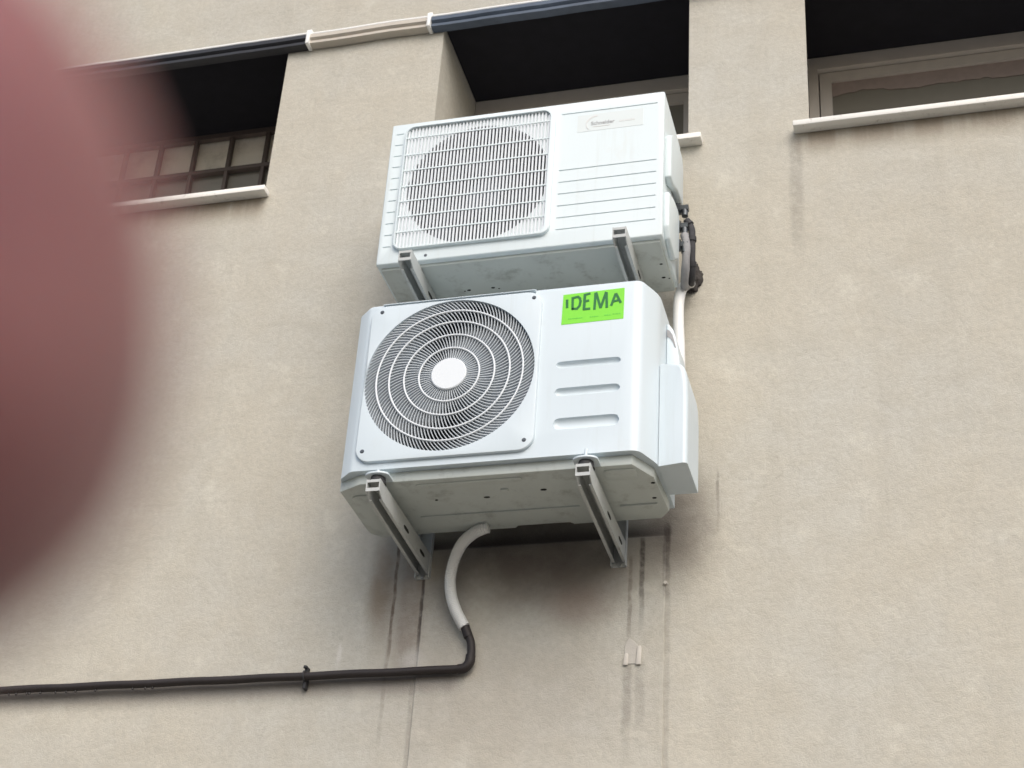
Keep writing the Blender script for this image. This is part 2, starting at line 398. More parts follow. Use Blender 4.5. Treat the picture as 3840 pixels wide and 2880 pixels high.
def stroke(bm, pts, wd, y, t=0.0006, mi=0):
    """marker stroke laid flat on a plane facing -Y (pts in x,z)"""
    for (a, b) in zip(pts, pts[1:]):
        d = Vector((b[0]-a[0], b[1]-a[1])); L = d.length or 1e-6; d /= L; nn = Vector((-d.y, d.x))*wd/2
        e = d*wd*0.28
        q = [(a[0]-e.x+nn.x, a[1]-e.y+nn.y), (a[0]-e.x-nn.x, a[1]-e.y-nn.y), (b[0]+e.x-nn.x, b[1]+e.y-nn.y), (b[0]+e.x+nn.x, b[1]+e.y+nn.y)]
        prism(bm, q, y - t, y, 'y', mi=mi); t += 0.00007
    return bm

# ------------------------------------------------------------------ ground
GZ = -3.85
bm = bmesh.new(); s = 300
bm.faces.new([bm.verts.new(v) for v in ((-s, -s, GZ), (s, -s, GZ), (s, s, GZ), (-s, s, GZ))])
g = obj('ground', bm, M['asphalt']); g['kind'] = 'structure'

# ------------------------------------------------------------------ building
ZS, ZT, DEP = 1.385, 2.095, 0.41            # opening bottom, top, reveal depth
WINS = [(-2.05, -0.785), (-0.190, 0.696), (1.088, 2.45)]
bld = thing('apartment_building', 'beige rendered building wall with three deep dark window openings', 'building', (0, 0, GZ))
bm = bmesh.new()
xs = [-9.0] + [v for q in WINS for v in q] + [9.0]; zs = [GZ, ZS, ZT, 7.0]
def quad(*vs): bm.faces.new([bm.verts.new(v) for v in vs])
for i in range(len(xs)-1):
    for j in range(3):
        if j == 1 and i % 2 == 1: continue
        quad((xs[i], 0, zs[j]), (xs[i+1], 0, zs[j]), (xs[i+1], 0, zs[j+1]), (xs[i], 0, zs[j+1]))
for x0, x1 in WINS:
    yb = DEP + 0.09
    xb = x0 - 0.05 if x0 > 1 else x0
    quad((x0, 0, ZS), (xb, yb, ZS), (xb, yb, ZT), (x0, 0, ZT)); quad((x1, 0, ZS), (x1, 0, ZT), (x1, yb, ZT), (x1, yb, ZS))
    quad((x0, 0, ZT), (xb, yb, ZT), (x1, yb, ZT), (x1, 0, ZT)); quad((x0, 0, ZS), (x1, 0, ZS), (x1, yb, ZS), (xb, yb, ZS))
# sides, roof, back
quad((-9, 0, GZ), (-9, 0, 7), (-9, 9, 7), (-9, 9, GZ)); quad((9, 0, GZ), (9, 9, GZ), (9, 9, 7), (9, 0, 7))
quad((-9, 0, 7), (9, 0, 7), (9, 9, 7), (-9, 9, 7)); quad((-9, 9, GZ), (-9, 9, 7), (9, 9, 7), (9, 9, GZ))
bmesh.ops.remove_doubles(bm, verts=bm.verts, dist=1e-5)
me = bpy.data.meshes.new('wall'); bm.to_mesh(me); bm.free()
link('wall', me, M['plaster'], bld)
# slightly proud patch of filled-in plaster under the air conditioners
bm = bmesh.new(); box(bm, -0.066, 0.642, -0.004, 0.01, -1.5, -0.030, 0.0036, 3)
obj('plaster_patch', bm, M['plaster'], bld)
# soffit boards (black), each overlapping its opening a little
for x0, x1 in WINS:
    bm = bmesh.new()
    prism(bm, [(x0 + 0.002, 0.0), (x1 - 0.002, 0.0), (x1 - 0.002, DEP), (x0 + (0.002 if x0 < 1 else -0.038), DEP)], 2.068, 2.088, 'z')
    box(bm, x0 - 0.045, x1 + 0.045, -0.020, -0.001, 2.050, 2.085)
    obj('soffit', bm, M['soffit'], bld)
# sills
for x0, x1, a, b in ((WINS[0][0], WINS[0][1], -0.06, 0.018), (WINS[1][0], WINS[1][1], -0.045, 0.048), (WINS[2][0], WINS[2][1], -0.049, 0.06)):
    bm = bmesh.new(); box(bm, x0 + a, x1 + b, -0.045, 0.0, 1.380, 1.401, 0.003, 2)
    box(bm, x0 + 0.001, x1 - 0.001, -0.002, DEP - 0.01, ZS + 0.001, 1.399)
    obj('window_sill', bm, M['sill'], bld, smooth=40)
# room behind the windows
bm = bmesh.new(); box(bm, -2.6, 3.0, DEP + 0.6, DEP + 0.7, 0.9, 2.6); box(bm, -2.6, 3.0, DEP + 0.095, DEP + 0.6, 2.5, 2.58)
obj('interior_wall', bm, M['room'], bld)

# left window: old metal bars over frosted panes
x0, x1 = WINS[0]
wroot = obj('window', (lambda b: (box(b, x0 + 0.003, x1 - 0.003, DEP + 0.027, DEP + 0.06, 1.41, 1.43), b)[1])(bmesh.new()), M['old_metal'], bld)
bm = bmesh.new()
for z in (2.056, 1.882, 1.71, 1.55, 1.42):
    h = 0.011 if z > 2.0 else 0.008
    box(bm, x0 + 0.003, x1 - 0.003, DEP - 0.012, DEP + 0.012, z - h, z + h)
k = 0; x = -0.868 + 0.0
for x in [x1 - 0.012] + [-1.022 - 0.151*i for i in range(7)] + [-0.871]:
    if x < x0: continue
    box(bm, x - 0.007, x + 0.007, DEP - 0.010, DEP + 0.010, 1.402, 2.066)
obj('window_bars', bm, M['old_metal'], wroot)
for za, zb, mm in ((1.885, 2.066, 'frost'), (1.402, 1.884, 'frost_dark')):
    bm = bmesh.new(); box(bm, x0 + 0.003, x1 - 0.003, DEP + 0.02, DEP + 0.026, za, zb)
    obj('pane', bm, M[mm], wroot)

def frame_window(x0, x1, head, stile, sash, blind=True):
    b = bmesh.new()
    box(b, x0 + 0.002, x1 - 0.002, DEP + 0.0, DEP + 0.06, 2.067 - head, 2.067)
    for s in (0, 1):
        xx = (x0 + 0.002, x0 + stile) if s == 0 else (x1 - stile, x1 - 0.002)
        box(b, xx[0], xx[1], DEP + 0.0, DEP + 0.06, 1.402, 2.067 - head)
    box(b, x0 + stile, x1 - stile, DEP + 0.0, DEP + 0.06, 1.402, 1.45)
    fr = obj('window', b, M['frame'], bld)
    b = bmesh.new(); a0, a1 = x0 + stile, x1 - stile; zt = 2.067 - head
    box(b, a0 + .004, a1 - .004, DEP + 0.02, DEP + 0.055, zt - sash, zt - .004); box(b, a0 + .004, a0 + sash, DEP + 0.02, DEP + 0.055, 1.455, zt - sash)
    box(b, a1 - sash, a1 - .004, DEP + 0.02, DEP + 0.055, 1.455, zt - sash); box(b, a0 + sash, a1 - sash, DEP + 0.02, DEP + 0.055, 1.455, 1.50)
    obj('sash', b, M['frame'], fr)
    b = bmesh.new(); box(b, a0 + sash - .002, a1 - sash + .002, DEP + 0.036, DEP + 0.040, 1.498, zt - sash + .002)
    obj('pane', b, M['glass'], fr)
    if blind:
        b = bmesh.new(); n = 90; zz = zt - sash - 0.001
        top, bot = [], []
        for i in range(n + 1):
            xq = a0 + sash + (a1 - a0 - 2*sash)*i/n
            d = 0.075 + 0.02*noise.noise((xq*6, 1, 2)) + 0.012*noise.noise((xq*31, 4, 2)) - 0.02*(1 - i/n)
            top.append((xq, zz)); bot.append((xq, zz - d))
        prism(b, top + bot[::-1], DEP + 0.031, DEP + 0.0335, 'y')
        obj('blind', b, M['blind'], fr)
    return fr
frame_window(WINS[1][0], WINS[1][1], 0.062, 0.05, 0.045, False)
frame_window(WINS[2][0] - 0.036, WINS[2][1], 0.055, 0.036, 0.045, True)

# ------------------------------------------------------------------ duct along the window heads
cdt = thing('wall_duct', 'long half-round metal duct running along the wall over the window heads', 'duct', (-0.7, 0, 2.07))
def duct(x0, x1, m, z=2.070, h=0.025, dpt=0.040, name='duct_section', seed=1):
    b = bmesh.new(); n = int((x1 - x0)/0.03); rings = []
    for i in range(n + 1):
        x = x0 + (x1-x0)*i/n
        wv = 0.0060*noise.noise((x*4.0, seed, 0)) + 0.0012*noise.noise((x*19.0, seed, 3))
        pr = [(-0.002, h), (-dpt*0.75, h), (-dpt, h*0.72), (-dpt*1.02, h*0.05), (-dpt*0.72, -h*0.30), (-dpt*0.86, -h*0.42), (-dpt*0.86, -h*0.9), (-0.022, -h), (-0.002, -h)]
        rings.append([b.verts.new((x, y, z + q + wv)) for y, q in pr])
    for a, c in zip(rings, rings[1:]):
        for k in range(len(a)-1): b.faces.new((a[k], a[k+1], c[k+1], c[k]))
    b.faces.new(rings[0]); b.faces.new(rings[-1][::-1])
    o = obj(name, b, m, cdt, smooth=35)
    b = bmesh.new()
    path = [(x0 + (x1-x0)*i/n, -dpt*0.80, z + h + 0.002 + 0.0060*noise.noise(((x0 + (x1-x0)*i/n)*4.0, seed, 0)) + 0.0012*noise.noise(((x0 + (x1-x0)*i/n)*19.0, seed, 3))) for i in range(n+1)]
    tube(b, path, 0.0062, 8); obj('highlight_bead', b, M['clamp_highlight'], o, smooth=60)  # pale bead stands in for the sky highlight along the duct top
    return o
duct(-4.5, -0.705, M['duct_dark'], seed=1); duct(-0.690, -0.245, M['duct_paint'], seed=5, h=0.023); duct(-0.228, 4.5, M['duct_blue'], seed=9)
for x in (-0.697, -0.236):
    b = bmesh.new(); box(b, x - 0.007, x + 0.007, -0.048, 0.0, 2.040, 2.104, 0.004, 2); box(b, x - 0.006, x + 0.006, -0.030, 0.0, 2.102, 2.122, 0.003, 2)
    obj('clamp', b, M['clamp_highlight'], cdt, smooth=40)

# ------------------------------------------------------------------ wall brackets
def make_bracket(name, label, L, loc, group):
    """U channel arm (open below) whose sides deepen towards the wall, on a vertical wall channel"""
    t = thing(name, label, 'bracket', loc, group); X, _, Z = loc; hw = 0.020; th = 0.003
    b = bmesh.new()
    prof = [(-L, Z), (-L, Z - 0.036), (-L + 0.030, Z - 0.050), (-0.006, Z - 0.060), (-0.006, Z)]
    prism(b, prof, X - hw, X - hw + th, 'x'); prism(b, prof, X + hw - th, X + hw, 'x')
    box(b, X - hw + th, X + hw - th, -L + 0.001, -0.006, Z - th, Z - 0.0005)
    # turned-in lips along the bottom of both sides
    for s in (-1, 1):
        a0, a1 = (X - hw + th, X - hw + th + 0.006) if s < 0 else (X + hw - th - 0.006, X + hw - th)
        prism(b, [(-L + 0.030, Z - 0.0495), (-L + 0.030, Z - 0.0465), (-0.008, Z - 0.0565), (-0.008, Z - 0.0595)], a0, a1, 'x')
    # front end plate with its square hole
    box(b, X - hw + th, X + hw - th, -L + 0.0005, -L + 0.003, Z - 0.009, Z - th)
    box(b, X - hw + th, X + hw - th, -L + 0.0005, -L + 0.003, Z - 0.036, Z - 0.026)
    arm = obj('arm', b, M['galv'], t)
    for y, l in ((-0.09, 0.026), (-0.24, 0.026)):      # adjusting slots in the side plates
        for s in (-1, 1):
            b = bmesh.new(); pts = [(y + 0.5*l*math.cos(a) + (0.010 if math.cos(a) > 0 else -0.010), Z - 0.032 + 0.006*math.sin(a)) for a in [2*PI*k/16 + 0.01 for k in range(16)]]
            xx = X + s*(hw + 0.0006)
            prism(b, pts, min(xx, xx - s*0.0012), max(xx, xx - s*0.0012), 'x')
            obj('slot', b, M['hole'], arm)
    b = bmesh.new()
    box(b, X - hw - 0.002, X + hw + 0.002, -0.0055, -0.0005, Z - 0.073, Z + 0.20)
    for s in (-1, 1):
        a0 = X - hw - 0.002 if s < 0 else X + hw - 0.001
        box(b, a0, a0 + 0.003, -0.020, -0.0055, Z - 0.073, Z + 0.20)
    obj('wall_channel', b, M['galv'], t)
    for zz in (-0.066, 0.17):
        b = bmesh.new(); disc(b, (X, -0.0055, Z + zz), 0.007, (0, -1, 0), 0.006, 6); obj('bolt', b, M['steel'], t)
    return t
G = 'white steel brackets carrying the two air conditioners'
LZ = -0.050
make_bracket('wall_bracket', 'white steel bracket under the lower air conditioner, left of the corrugated hose', 0.478, (-0.070, 0, LZ), G)
make_bracket('wall_bracket', 'white steel bracket under the lower air conditioner, right of the corrugated hose', 0.478, (0.510, 0, LZ), G)
UZ = 0.746
make_bracket('wall_bracket', 'white steel bracket holding the left end of the upper air conditioner', 0.437, (-0.070, 0, UZ), G)
make_bracket('wall_bracket', 'white steel bracket holding the upper air conditioner, above the green label', 0.437, (0.576, 0, UZ), G)

# ------------------------------------------------------------------ lower air conditioner
YF = -0.441; YB = -0.105; ZTOP = 0.557
lo = thing('air_conditioner', 'lower white outdoor air conditioner with round swirl fan grille and green label', 'air conditioner', (0.25, -0.27, -0.03), 'outdoor air conditioner units')
LCX, LCZ, LR = 0.1056, 0.2864, 0.2475
foot = [(-0.150, YF), (0.622, YF), (0.633, YF+0.0012), (0.642, YF+0.0045), (0.6495, YF+0.010), (0.655, YF+0.018), (0.6745, -0.380), (0.680, -0.367), (0.684, -0.352), (0.685, -0.335), (0.685, YB), (-0.200, YB), (-0.200, -0.392), (-0.196, -0.405), (-0.162, YF+0.005)]
b = bmesh.new(); prism(b, foot, 0.0, ZTOP, 'z', bev=0.019, seg=4, only='hi')
cut = bmesh.new(); prism(cut, circle(LCX, LCZ, LR, 128), YF - 0.05, YB - 0.03, 'y')
for zc, h in ((0.288, 0.011), (0.200, 0.013), (0.099, 0.018)):
    tube(cut, [(x_, YF + 0.0, zc) for x_ in [0.412 + 0.182*k/40 for k in range(41)]],
         lambda t, h=h: tuple(v*max(0.02, (1 - abs(2*t - 1)**14))**0.5 for v in (h, 0.011)), 20)
me = boolean(b, cut)
body = link('casing', me, M['white'], lo, smooth=28)
b = bmesh.new(); prism(b, [(YF - 0.0125, 0.5418), (YF - 0.0125, 0.5432), (YF - 0.004, 0.5500), (YF + 0.002, 0.5540), (YF + 0.002, 0.5418)], -0.112, 0.342, 'x')  # added ridge: its shaded underside draws the groove line above the plate
obj('groove_shade_ridge', b, M['white'], lo, smooth=45)
# fan cavity, fan
b = bmesh.new(); n = 96
prev = None
for y in (YF + 0.020, YB - 0.032):
    ring = [b.verts.new((u, y, v)) for u, v in circle(LCX, LCZ, LR - 0.002, n)]
    if prev:
        for k in range(n): b.faces.new((prev[k], prev[(k+1) % n], ring[(k+1) % n], ring[k]))
    prev = ring
b.faces.new(prev)
me = bpy.data.meshes.new('fan_cavity'); b.to_mesh(me); b.free(); link('fan_cavity', me, M['inside'], lo, smooth=40)
def fan(parent, cx, cz, rad, yc, nb=3):
    b = bmesh.new(); disc(b, (cx, yc + 0.03, cz), rad*0.27, (0, -1, 0), 0.06, 40)
    for k in range(nb):
        a0 = 2*PI*k/nb + 0.5; grid = []
        for i in range(9):
            row = []; r = rad*0.24 + (rad*0.93 - rad*0.24)*i/8
            for j in range(9):
                a = a0 + (j/8)*1.35 + 0.35*(i/8)
                y = yc + 0.045*(1 - 2*j/8) + 0.006*math.sin(PI*j/8)
                row.append(b.verts.new((cx + r*math.cos(a), y, cz + r*math.sin(a))))
            grid.append(row)
        fs = []
        for i in range(8):
            for j in range(8): fs.append(b.faces.new((grid[i][j], grid[i+1][j], grid[i+1][j+1], grid[i][j+1])))
        bmesh.ops.solidify(b, geom=fs, thickness=0.003)
    return obj('fan', b, M['blade'], parent, smooth=40)
fan(lo, LCX, LCZ, LR - 0.012, YF + 0.12)
# raised fan plate with its screws
b = bmesh.new(); plate_hole(b, rrect(-0.145, 0.3635, 0.0205, 0.5385, 0.045, 10), circle(LCX, LCZ, LR, 128), YF - 0.011, YF + 0.004, edge=0.004)
plate = obj('fan_plate', b, M['white'], lo, smooth=30)
for x, z in ((-0.113, 0.517), (0.340, 0.516), (0.337, 0.051), (-0.124, 0.055)):
    b = bmesh.new(); disc(b, (x, YF - 0.0105, z), 0.0062, (0, -1, 0), 0.0008, 16); disc(b, (x, YF - 0.0113, z), 0.0038, (0, -1, 0), 0.0015, 16)
    obj('screw', b, M['brass'], plate)
# swirl guard
b = bmesh.new(); y0 = YF - 0.006
def swirl(r): return 12.0*(r - 0.05)**2
def vanes(n, ra, rb, w0, d, ph):
    for k in range(n):
        a0 = 2*PI*k/n + ph; st = 6; L, Rr = [], []
        for i in range(st + 1):
            r = ra + (rb - ra)*i/st; a = a0 + swirl(r); c = Vector((LCX + r*math.cos(a), LCZ + r*math.sin(a)))
            da = 24*(r - 0.05)*r; t = Vector((math.cos(a), math.sin(a))) + Vector((-math.sin(a), math.cos(a)))*da
            t.normalize(); nn = Vector((-t.y, t.x))*w0/2; L.append(c + nn); Rr.append(c - nn)
        q = [[b.verts.new((p.x, y, p.y)) for p in pp] for pp in (L, Rr) for y in (y0, y0 + d)]
        for i in range(st):
            b.faces.new((q[0][i], q[0][i+1], q[2][i+1], q[2][i])); b.faces.new((q[1][i], q[3][i], q[3][i+1], q[1][i+1]))
            b.faces.new((q[0][i], q[1][i], q[1][i+1], q[0][i+1])); b.faces.new((q[2][i], q[2][i+1], q[3][i+1], q[3][i]))
RG = [0.050, 0.088, 0.132, 0.176, 0.214, LR]
for (ra, rb), nn_, ph in zip(zip(RG, RG[1:]), (64, 84, 100, 112, 124), (0, .02, .01, .03, .0)):
    vanes(nn_, ra - 0.0005, rb + 0.0008, 0.0021, 0.014, ph)
guard = obj('fan_guard', b, M['vane'], lo, smooth=40)
for r in RG[1:-1]:
    b = bmesh.new(); tube(b, [(LCX + r*math.cos(2*PI*k/120), y0 - 0.0005, LCZ + r*math.sin(2*PI*k/120)) for k in range(120)], 0.0029, 8, closed=True)
    obj('guard_ring', b, M['grille'], guard, smooth=60)
b = bmesh.new(); disc(b, (LCX, YF + 0.004, LCZ), 0.0515, (0, -1, 0), 0.014, 64); disc(b, (LCX, YF - 0.010, LCZ), 0.0515, (0, -1, 0), 0.002, 64, r2=0.049)
obj('hub_cap', b, M['grille'], guard, smooth=12)
# base pan
b = bmesh.new()
bp = [(-0.135, -0.418), (0.628, -0.418), (0.672, -0.338), (0.678, -0.145), (0.650, YB), (0.40, YB), (0.39, YB - .012), (0.24, YB - .012), (0.23, YB), (-0.176, YB), (-0.199, -0.130), (-0.2025, -0.150), (-0.2025, -0.385)]
prism(b, bp, -0.030, 0.001, 'z', bev=0.004, seg=2, only='lo')
base = obj('base_pan', b, M['base'], lo, smooth=30)
for x, y, rx_, ry_ in ((0.053, -0.302, .004, .003), (0.197, -0.298, .009, .004), (0.363, -0.318, .009, .005), (0.664, -0.312, .006, .004), (0.652, -0.228, .006, .004)):
    b = bmesh.new(); prism(b, [(x + rx_*math.cos(2*PI*k/20), y + ry_*math.sin(2*PI*k/20)) for k in range(20)], -0.0312, -0.0300, 'z')
    obj('drain_hole', b, M['hole'], base)
def rib(x0, x1, y0, y1, r):
    b = bmesh.new(); prism(b, rrect(x0, x1, y0, y1, r, 6), -0.0345, -0.0295, 'z', bev=min(0.002, r*0.5), seg=2, only='lo'); obj('pressed_rib', b, M['base'], base, smooth=40)
rib(0.545, 0.632, -0.400, -0.345, 0.014); rib(0.02, 0.32, -0.398, -0.378, 0.009); rib(0.246, 0.268, -0.340, -0.322, 0.004)
rib(0.55, 0.655, -0.20, -0.196, 0.0015); rib(-0.02, 0.44, -0.215, -0.212, 0.0012); rib(-0.18, -0.12, -0.36, -0.16, 0.02)
for bx in (-0.070, 0.510):          # mounting feet, rubber blocks and bolts
    b = bmesh.new(); prism(b, [(bx - 0.034, -0.40), (bx - 0.034, -0.455)] + [(bx + 0.034*math.cos(a), -0.455 + 0.020*math.sin(a)) for a in [R(180 + 180*k/14) for k in range(1, 14)]] + [(bx + 0.034, -0.455), (bx + 0.034, -0.40)], -0.0285, -0.0225, 'z', bev=0.0015)
    ft = obj('mounting_foot', b, M['white'], lo, smooth=40)
    b = bmesh.new(); disc(b, (bx, -0.445, LZ + 0.0006), 0.024, (0, 0, 1), 0.0205, 24, r2=0.020); obj('rubber_block', b, M['rubber'], ft, smooth=40)
    b = bmesh.new(); disc(b, (bx, -0.452, -0.0225), 0.0085, (0, 0, 1), 0.008, 6); disc(b, (bx, -0.452, -0.0145), 0.0042, (0, 0, 1), 0.022 if bx > 0 else 0.006, 12)
    obj('bolt', b, M['white'], ft)
# side valve cover
b = bmesh.new()
prof = [(0.6855, -0.004), (0.6855, 0.318), (0.727, 0.3165), (0.743, 0.312), (0.754, 0.301), (0.760, 0.283), (0.764, 0.255), (0.766, 0.20), (0.765, -0.004)]
prism(b, prof, -0.366, -0.190, 'y')
for v in b.verts:         # lean the front so the inner edge sits further back, round the outer front corner
    if v.co.y < -0.3: v.co.y += 0.014*max(0, 1 - (v.co.x - 0.6855)/0.05)
es = [e for e in b.edges if all(v.co.y < -0.3 for v in e.verts) and min(v.co.x for v in e.verts) > 0.69 and min(v.co.z for v in e.verts) > -0.01]
bmesh.ops.bevel(b, geom=es, offset=0.014, segments=5, affect='EDGES', profile=0.5)
obj('valve_cover', b, M['white'], lo, smooth=35)
b = bmesh.new()          # bulging carrying handle on the right side
hpf = [(0.6855, 0.515), (0.694, 0.508), (0.704, 0.492), (0.712, 0.465), (0.718, 0.430), (0.723, 0.390), (0.727, 0.340), (0.728, 0.318), (0.728, 0.290), (0.6855, 0.290)]
prism(b, hpf, -0.265, -0.125, 'y', bev=0.004, seg=2)
h = obj('handle', b, M['white'], lo, smooth=40)
b = bmesh.new(); prism(b, [(0.6870, 0.492), (0.695, 0.486), (0.703, 0.472), (0.709, 0.448), (0.713, 0.428), (0.7105, 0.428), (0.704, 0.446), (0.697, 0.460), (0.6870, 0.468)], -0.2665, -0.2645, 'y'); obj('grip_recess', b, M['insul_grey'], h)
# label
YL = YF - 0.0008
b = bmesh.new(); prism(b, [(0.4205, 0.4210), (0.5975, 0.4230), (0.5985, 0.5250), (0.5960, 0.5265), (0.4225, 0.5225)], YL, YF + 0.0005, 'y')
lab = obj('label_sticker', b, M['green'], lo)
b = bmesh.new(); wd = 0.0073
stroke(b, [(0.434, 0.503), (0.435, 0.478)], wd, YL)
stroke(b, [(0.450, 0.510), (0.451, 0.471)], wd, YL); stroke(b, [(0.451, 0.471), (0.464, 0.4705), (0.471, 0.480), (0.473, 0.494), (0.471, 0.505), (0.465, 0.511), (0.450, 0.508)], wd, YL)
stroke(b, [(0.499, 0.518), (0.485, 0.515)], wd, YL, 0.0008); stroke(b, [(0.485, 0.516), (0.484, 0.466)], wd*1.1, YL); stroke(b, [(0.484, 0.4925), (0.496, 0.4945)], wd, YL, 0.0009); stroke(b, [(0.484, 0.4665), (0.500, 0.4665)], wd, YL, 0.001)
stroke(b, [(0.514, 0.463), (0.5155, 0.517)], wd, YL); stroke(b, [(0.5175, 0.518), (0.531, 0.467)], wd, YL, 0.0009); stroke(b, [(0.532, 0.467), (0.5455, 0.516)], wd, YL, 0.0011); stroke(b, [(0.547, 0.514), (0.5495, 0.466)], wd, YL, 0.0013)
stroke(b, [(0.562, 0.471), (0.573, 0.508)], wd, YL); stroke(b, [(0.575, 0.508), (0.588, 0.478)], wd, YL, 0.0009); stroke(b, [(0.567, 0.483), (0.584, 0.486)], wd*0.85, YL, 0.0012)
obj('lettering', b, M['ink'], lab)
b = bmesh.new(); random.seed(3)
for xa, xb, z in ((0.440, 0.482, 0.4385), (0.502, 0.526, 0.4385), (0.543, 0.562, 0.4395), (0.566, 0.590, 0.4410)):
    x = xa
    while x < xb:
        l = random.uniform(0.002, 0.006); hh = random.uniform(0.0025, 0.0045)
        prism(b, [(x, z - hh/2), (min(x + l, xb), z - hh/2), (min(x + l, xb), z + hh/2), (x, z + hh/2)], YL - 0.0005, YL, 'y'); x += l + 0.0012
obj('fine_print', b, M['smear'], lab)

# ------------------------------------------------------------------ upper air conditioner
UX0, UX1, UY, UB, U0, U1 = -0.190, 0.687, -0.363, -0.090, 0.758, 1.307
up = thing('air_conditioner', 'upper white outdoor air conditioner with square slatted grille and faded grey badge', 'air conditioner', (0.25, -0.23, 0.755), 'outdoor air conditioner units')
UCX, UCZ, UR = 0.110, 1.031, 0.225
b = bmesh.new(); box(b, UX0, UX1, UY, UB, U0, U1, 0.006, 3)
cut = bmesh.new(); prism(cut, circle(UCX, UCZ, UR, 128), UY - 0.05, UB - 0.03, 'y')
for z in (1.041, 0.9955, 0.951, 0.906, 0.8615, 0.818, 1.262):       # stepped grooves
    prism(cut, [(UY - 0.01, z - 0.0022), (UY - 0.01, z + 0.0022), (UY + 0.0035, z + 0.0018), (UY + 0.001, z - 0.0018)], 0.366, 0.665, 'x')
for i in range(11):
    z = 1.2645 - 0.0442*i
    prism(cut, [(UY - 0.01, z - 0.002), (UY - 0.01, z + 0.002), (UY + 0.004, z + 0.002), (UY + 0.004, z - 0.002)], -0.174, -0.148, 'x')
me = boolean(b, cut)
link('casing', me, M['white_old'], up, smooth=25)
b = bmesh.new(); n = 96; prev = None
for y in (UY + 0.012, UB - 0.032):
    ring = [b.verts.new((u, y, v)) for u, v in circle(UCX, UCZ, UR - 0.002, n)]
    if prev:
        for k in range(n): b.faces.new((prev[k], prev[(k+1) % n], ring[(k+1) % n], ring[k]))
    prev = ring
b.faces.new(prev)
me = bpy.data.meshes.new('fan_cavity'); b.to_mesh(me); b.free(); link('fan_cavity', me, M['inside'], up, smooth=40)
fan(up, UCX, UCZ, UR - 0.012, UY + 0.10)
# grille rim
b = bmesh.new(); GX0, GX1, GZ0, GZ1 = -0.139, 0.349, 0.801, 1.285
plate_hole(b, rrect(GX0, GX1, GZ0, GZ1, 0.030, 8), rrect(GX0 + .006, GX1 - .016, GZ0 + .005, GZ1 - .007, 0.026, 8), UY - 0.013, UY + 0.001, edge=0.0025)
obj('grille_rim', b, M['white_old'], up, smooth=35)
# slats and bars
b = bmesh.new(); ns = 42; ia, ib, iz0, iz1, rr = GX0 + .006, GX1 - .016, GZ0 + .005, GZ1 - .007, 0.026
for k in range(ns):
    x = ia + (ib - ia)*(k + 0.5)/ns
    e = max(0.0, (ia + rr) - x, x - (ib - rr)); dz = rr - math.sqrt(max(0, rr*rr - e*e))
    box(b, x - 0.0027, x + 0.0027, UY - 0.0060, UY - 0.0004, iz0 + dz + 0.0005, iz1 - dz - 0.0005)
obj('vertical_slats', b, M['grille'], up)
b = bmesh.new()
for z in (1.2375, 1.1695, 1.1070, 1.0445, 0.9870, 0.9280, 0.8690):
    box(b, ia + 0.0005, ib - 0.0005, UY - 0.0082, UY - 0.0062, z - 0.0022, z + 0.0022)
obj('cross_bars', b, M['white_old'], up)
# badge
b = bmesh.new(); prism(b, [(0.417, 1.182), (0.622, 1.182), (0.622, 1.248), (0.417, 1.248)], UY - 0.0006, UY + 0.0005, 'y')
bd = obj('badge', b, M['badge'], up)
def text_mesh(body, size, x, z, y, sx=1.0):
    cu = bpy.data.curves.new('txt', 'FONT'); cu.body = body; cu.size = size; cu.extrude = 0.0002; cu.offset = 0.0004
    o = bpy.data.objects.new('txt', cu); COL.objects.link(o)
    dg = bpy.context.evaluated_depsgraph_get(); dg.update()
    me = bpy.data.meshes.new_from_object(o.evaluated_get(dg)); bpy.data.objects.remove(o); bpy.data.curves.remove(cu)
    me.transform(Matrix.Translation((x, y, z)) @ Matrix.Rotation(PI/2, 4, 'X') @ Matrix.Diagonal((sx, 1, 1, 1)))
    return me
me = text_mesh('Schneider', 0.0190, 0.459, 1.2045, UY - 0.0010, 0.98)
link('lettering', me, M['badge_ink'], bd)
b = bmesh.new(); YS = UY - 0.0006
stroke(b, [(0.477, 1.240), (0.465, 1.2375), (0.454, 1.230), (0.447, 1.220)], 0.0048, YS); stroke(b, [(0.447, 1.220), (0.4445, 1.210), (0.447, 1.198), (0.453, 1.189)], 0.0026, YS, 0.0009)
obj('swoosh', b, M['badge_faint'], bd)
b = bmesh.new(); stroke(b, [(0.466, 1.1975), (0.518, 1.1975)], 0.0026, YS); obj('underline', b, M['badge_faint'], bd)
b = bmesh.new(); x = 0.548
while x < 0.592:
    prism(b, [(x, 1.2055), (x + 0.004, 1.2055), (x + 0.004, 1.2115), (x, 1.2115)], YS - 0.0006, YS, 'y'); x += 0.0062
obj('fine_print', b, M['badge_faint'], bd)
# base, holes
b = bmesh.new(); box(b, UX0 + 0.012, UX1 - 0.010, UY + 0.020, UB - 0.002, U0 - 0.010, U0 + 0.004, 0.003, 2)
ub = obj('base_pan', b, M['base'], up, smooth=30)
for x, y, r in ((0.046, -0.200, .003), (0.060, -0.203, .006), (0.136, -0.203, .006), (0.153, -0.196, .003), (0.660, -0.235, .005), (0.655, -0.167, .006), (0.671, -0.160, .003)):
    b = bmesh.new(); prism(b, [(x + r*math.cos(2*PI*k/18), y + 0.6*r*math.sin(2*PI*k/18)) for k in range(18)], U0 - 0.0110, U0 - 0.0100, 'z')
    obj('drain_hole', b, M['hole'], ub)
b = bmesh.new(); disc(b, (-0.033, UY + 0.0005, 0.7755), 0.005, (0, -1, 0), 0.0012, 14); obj('screw', b, M['brass'], up)
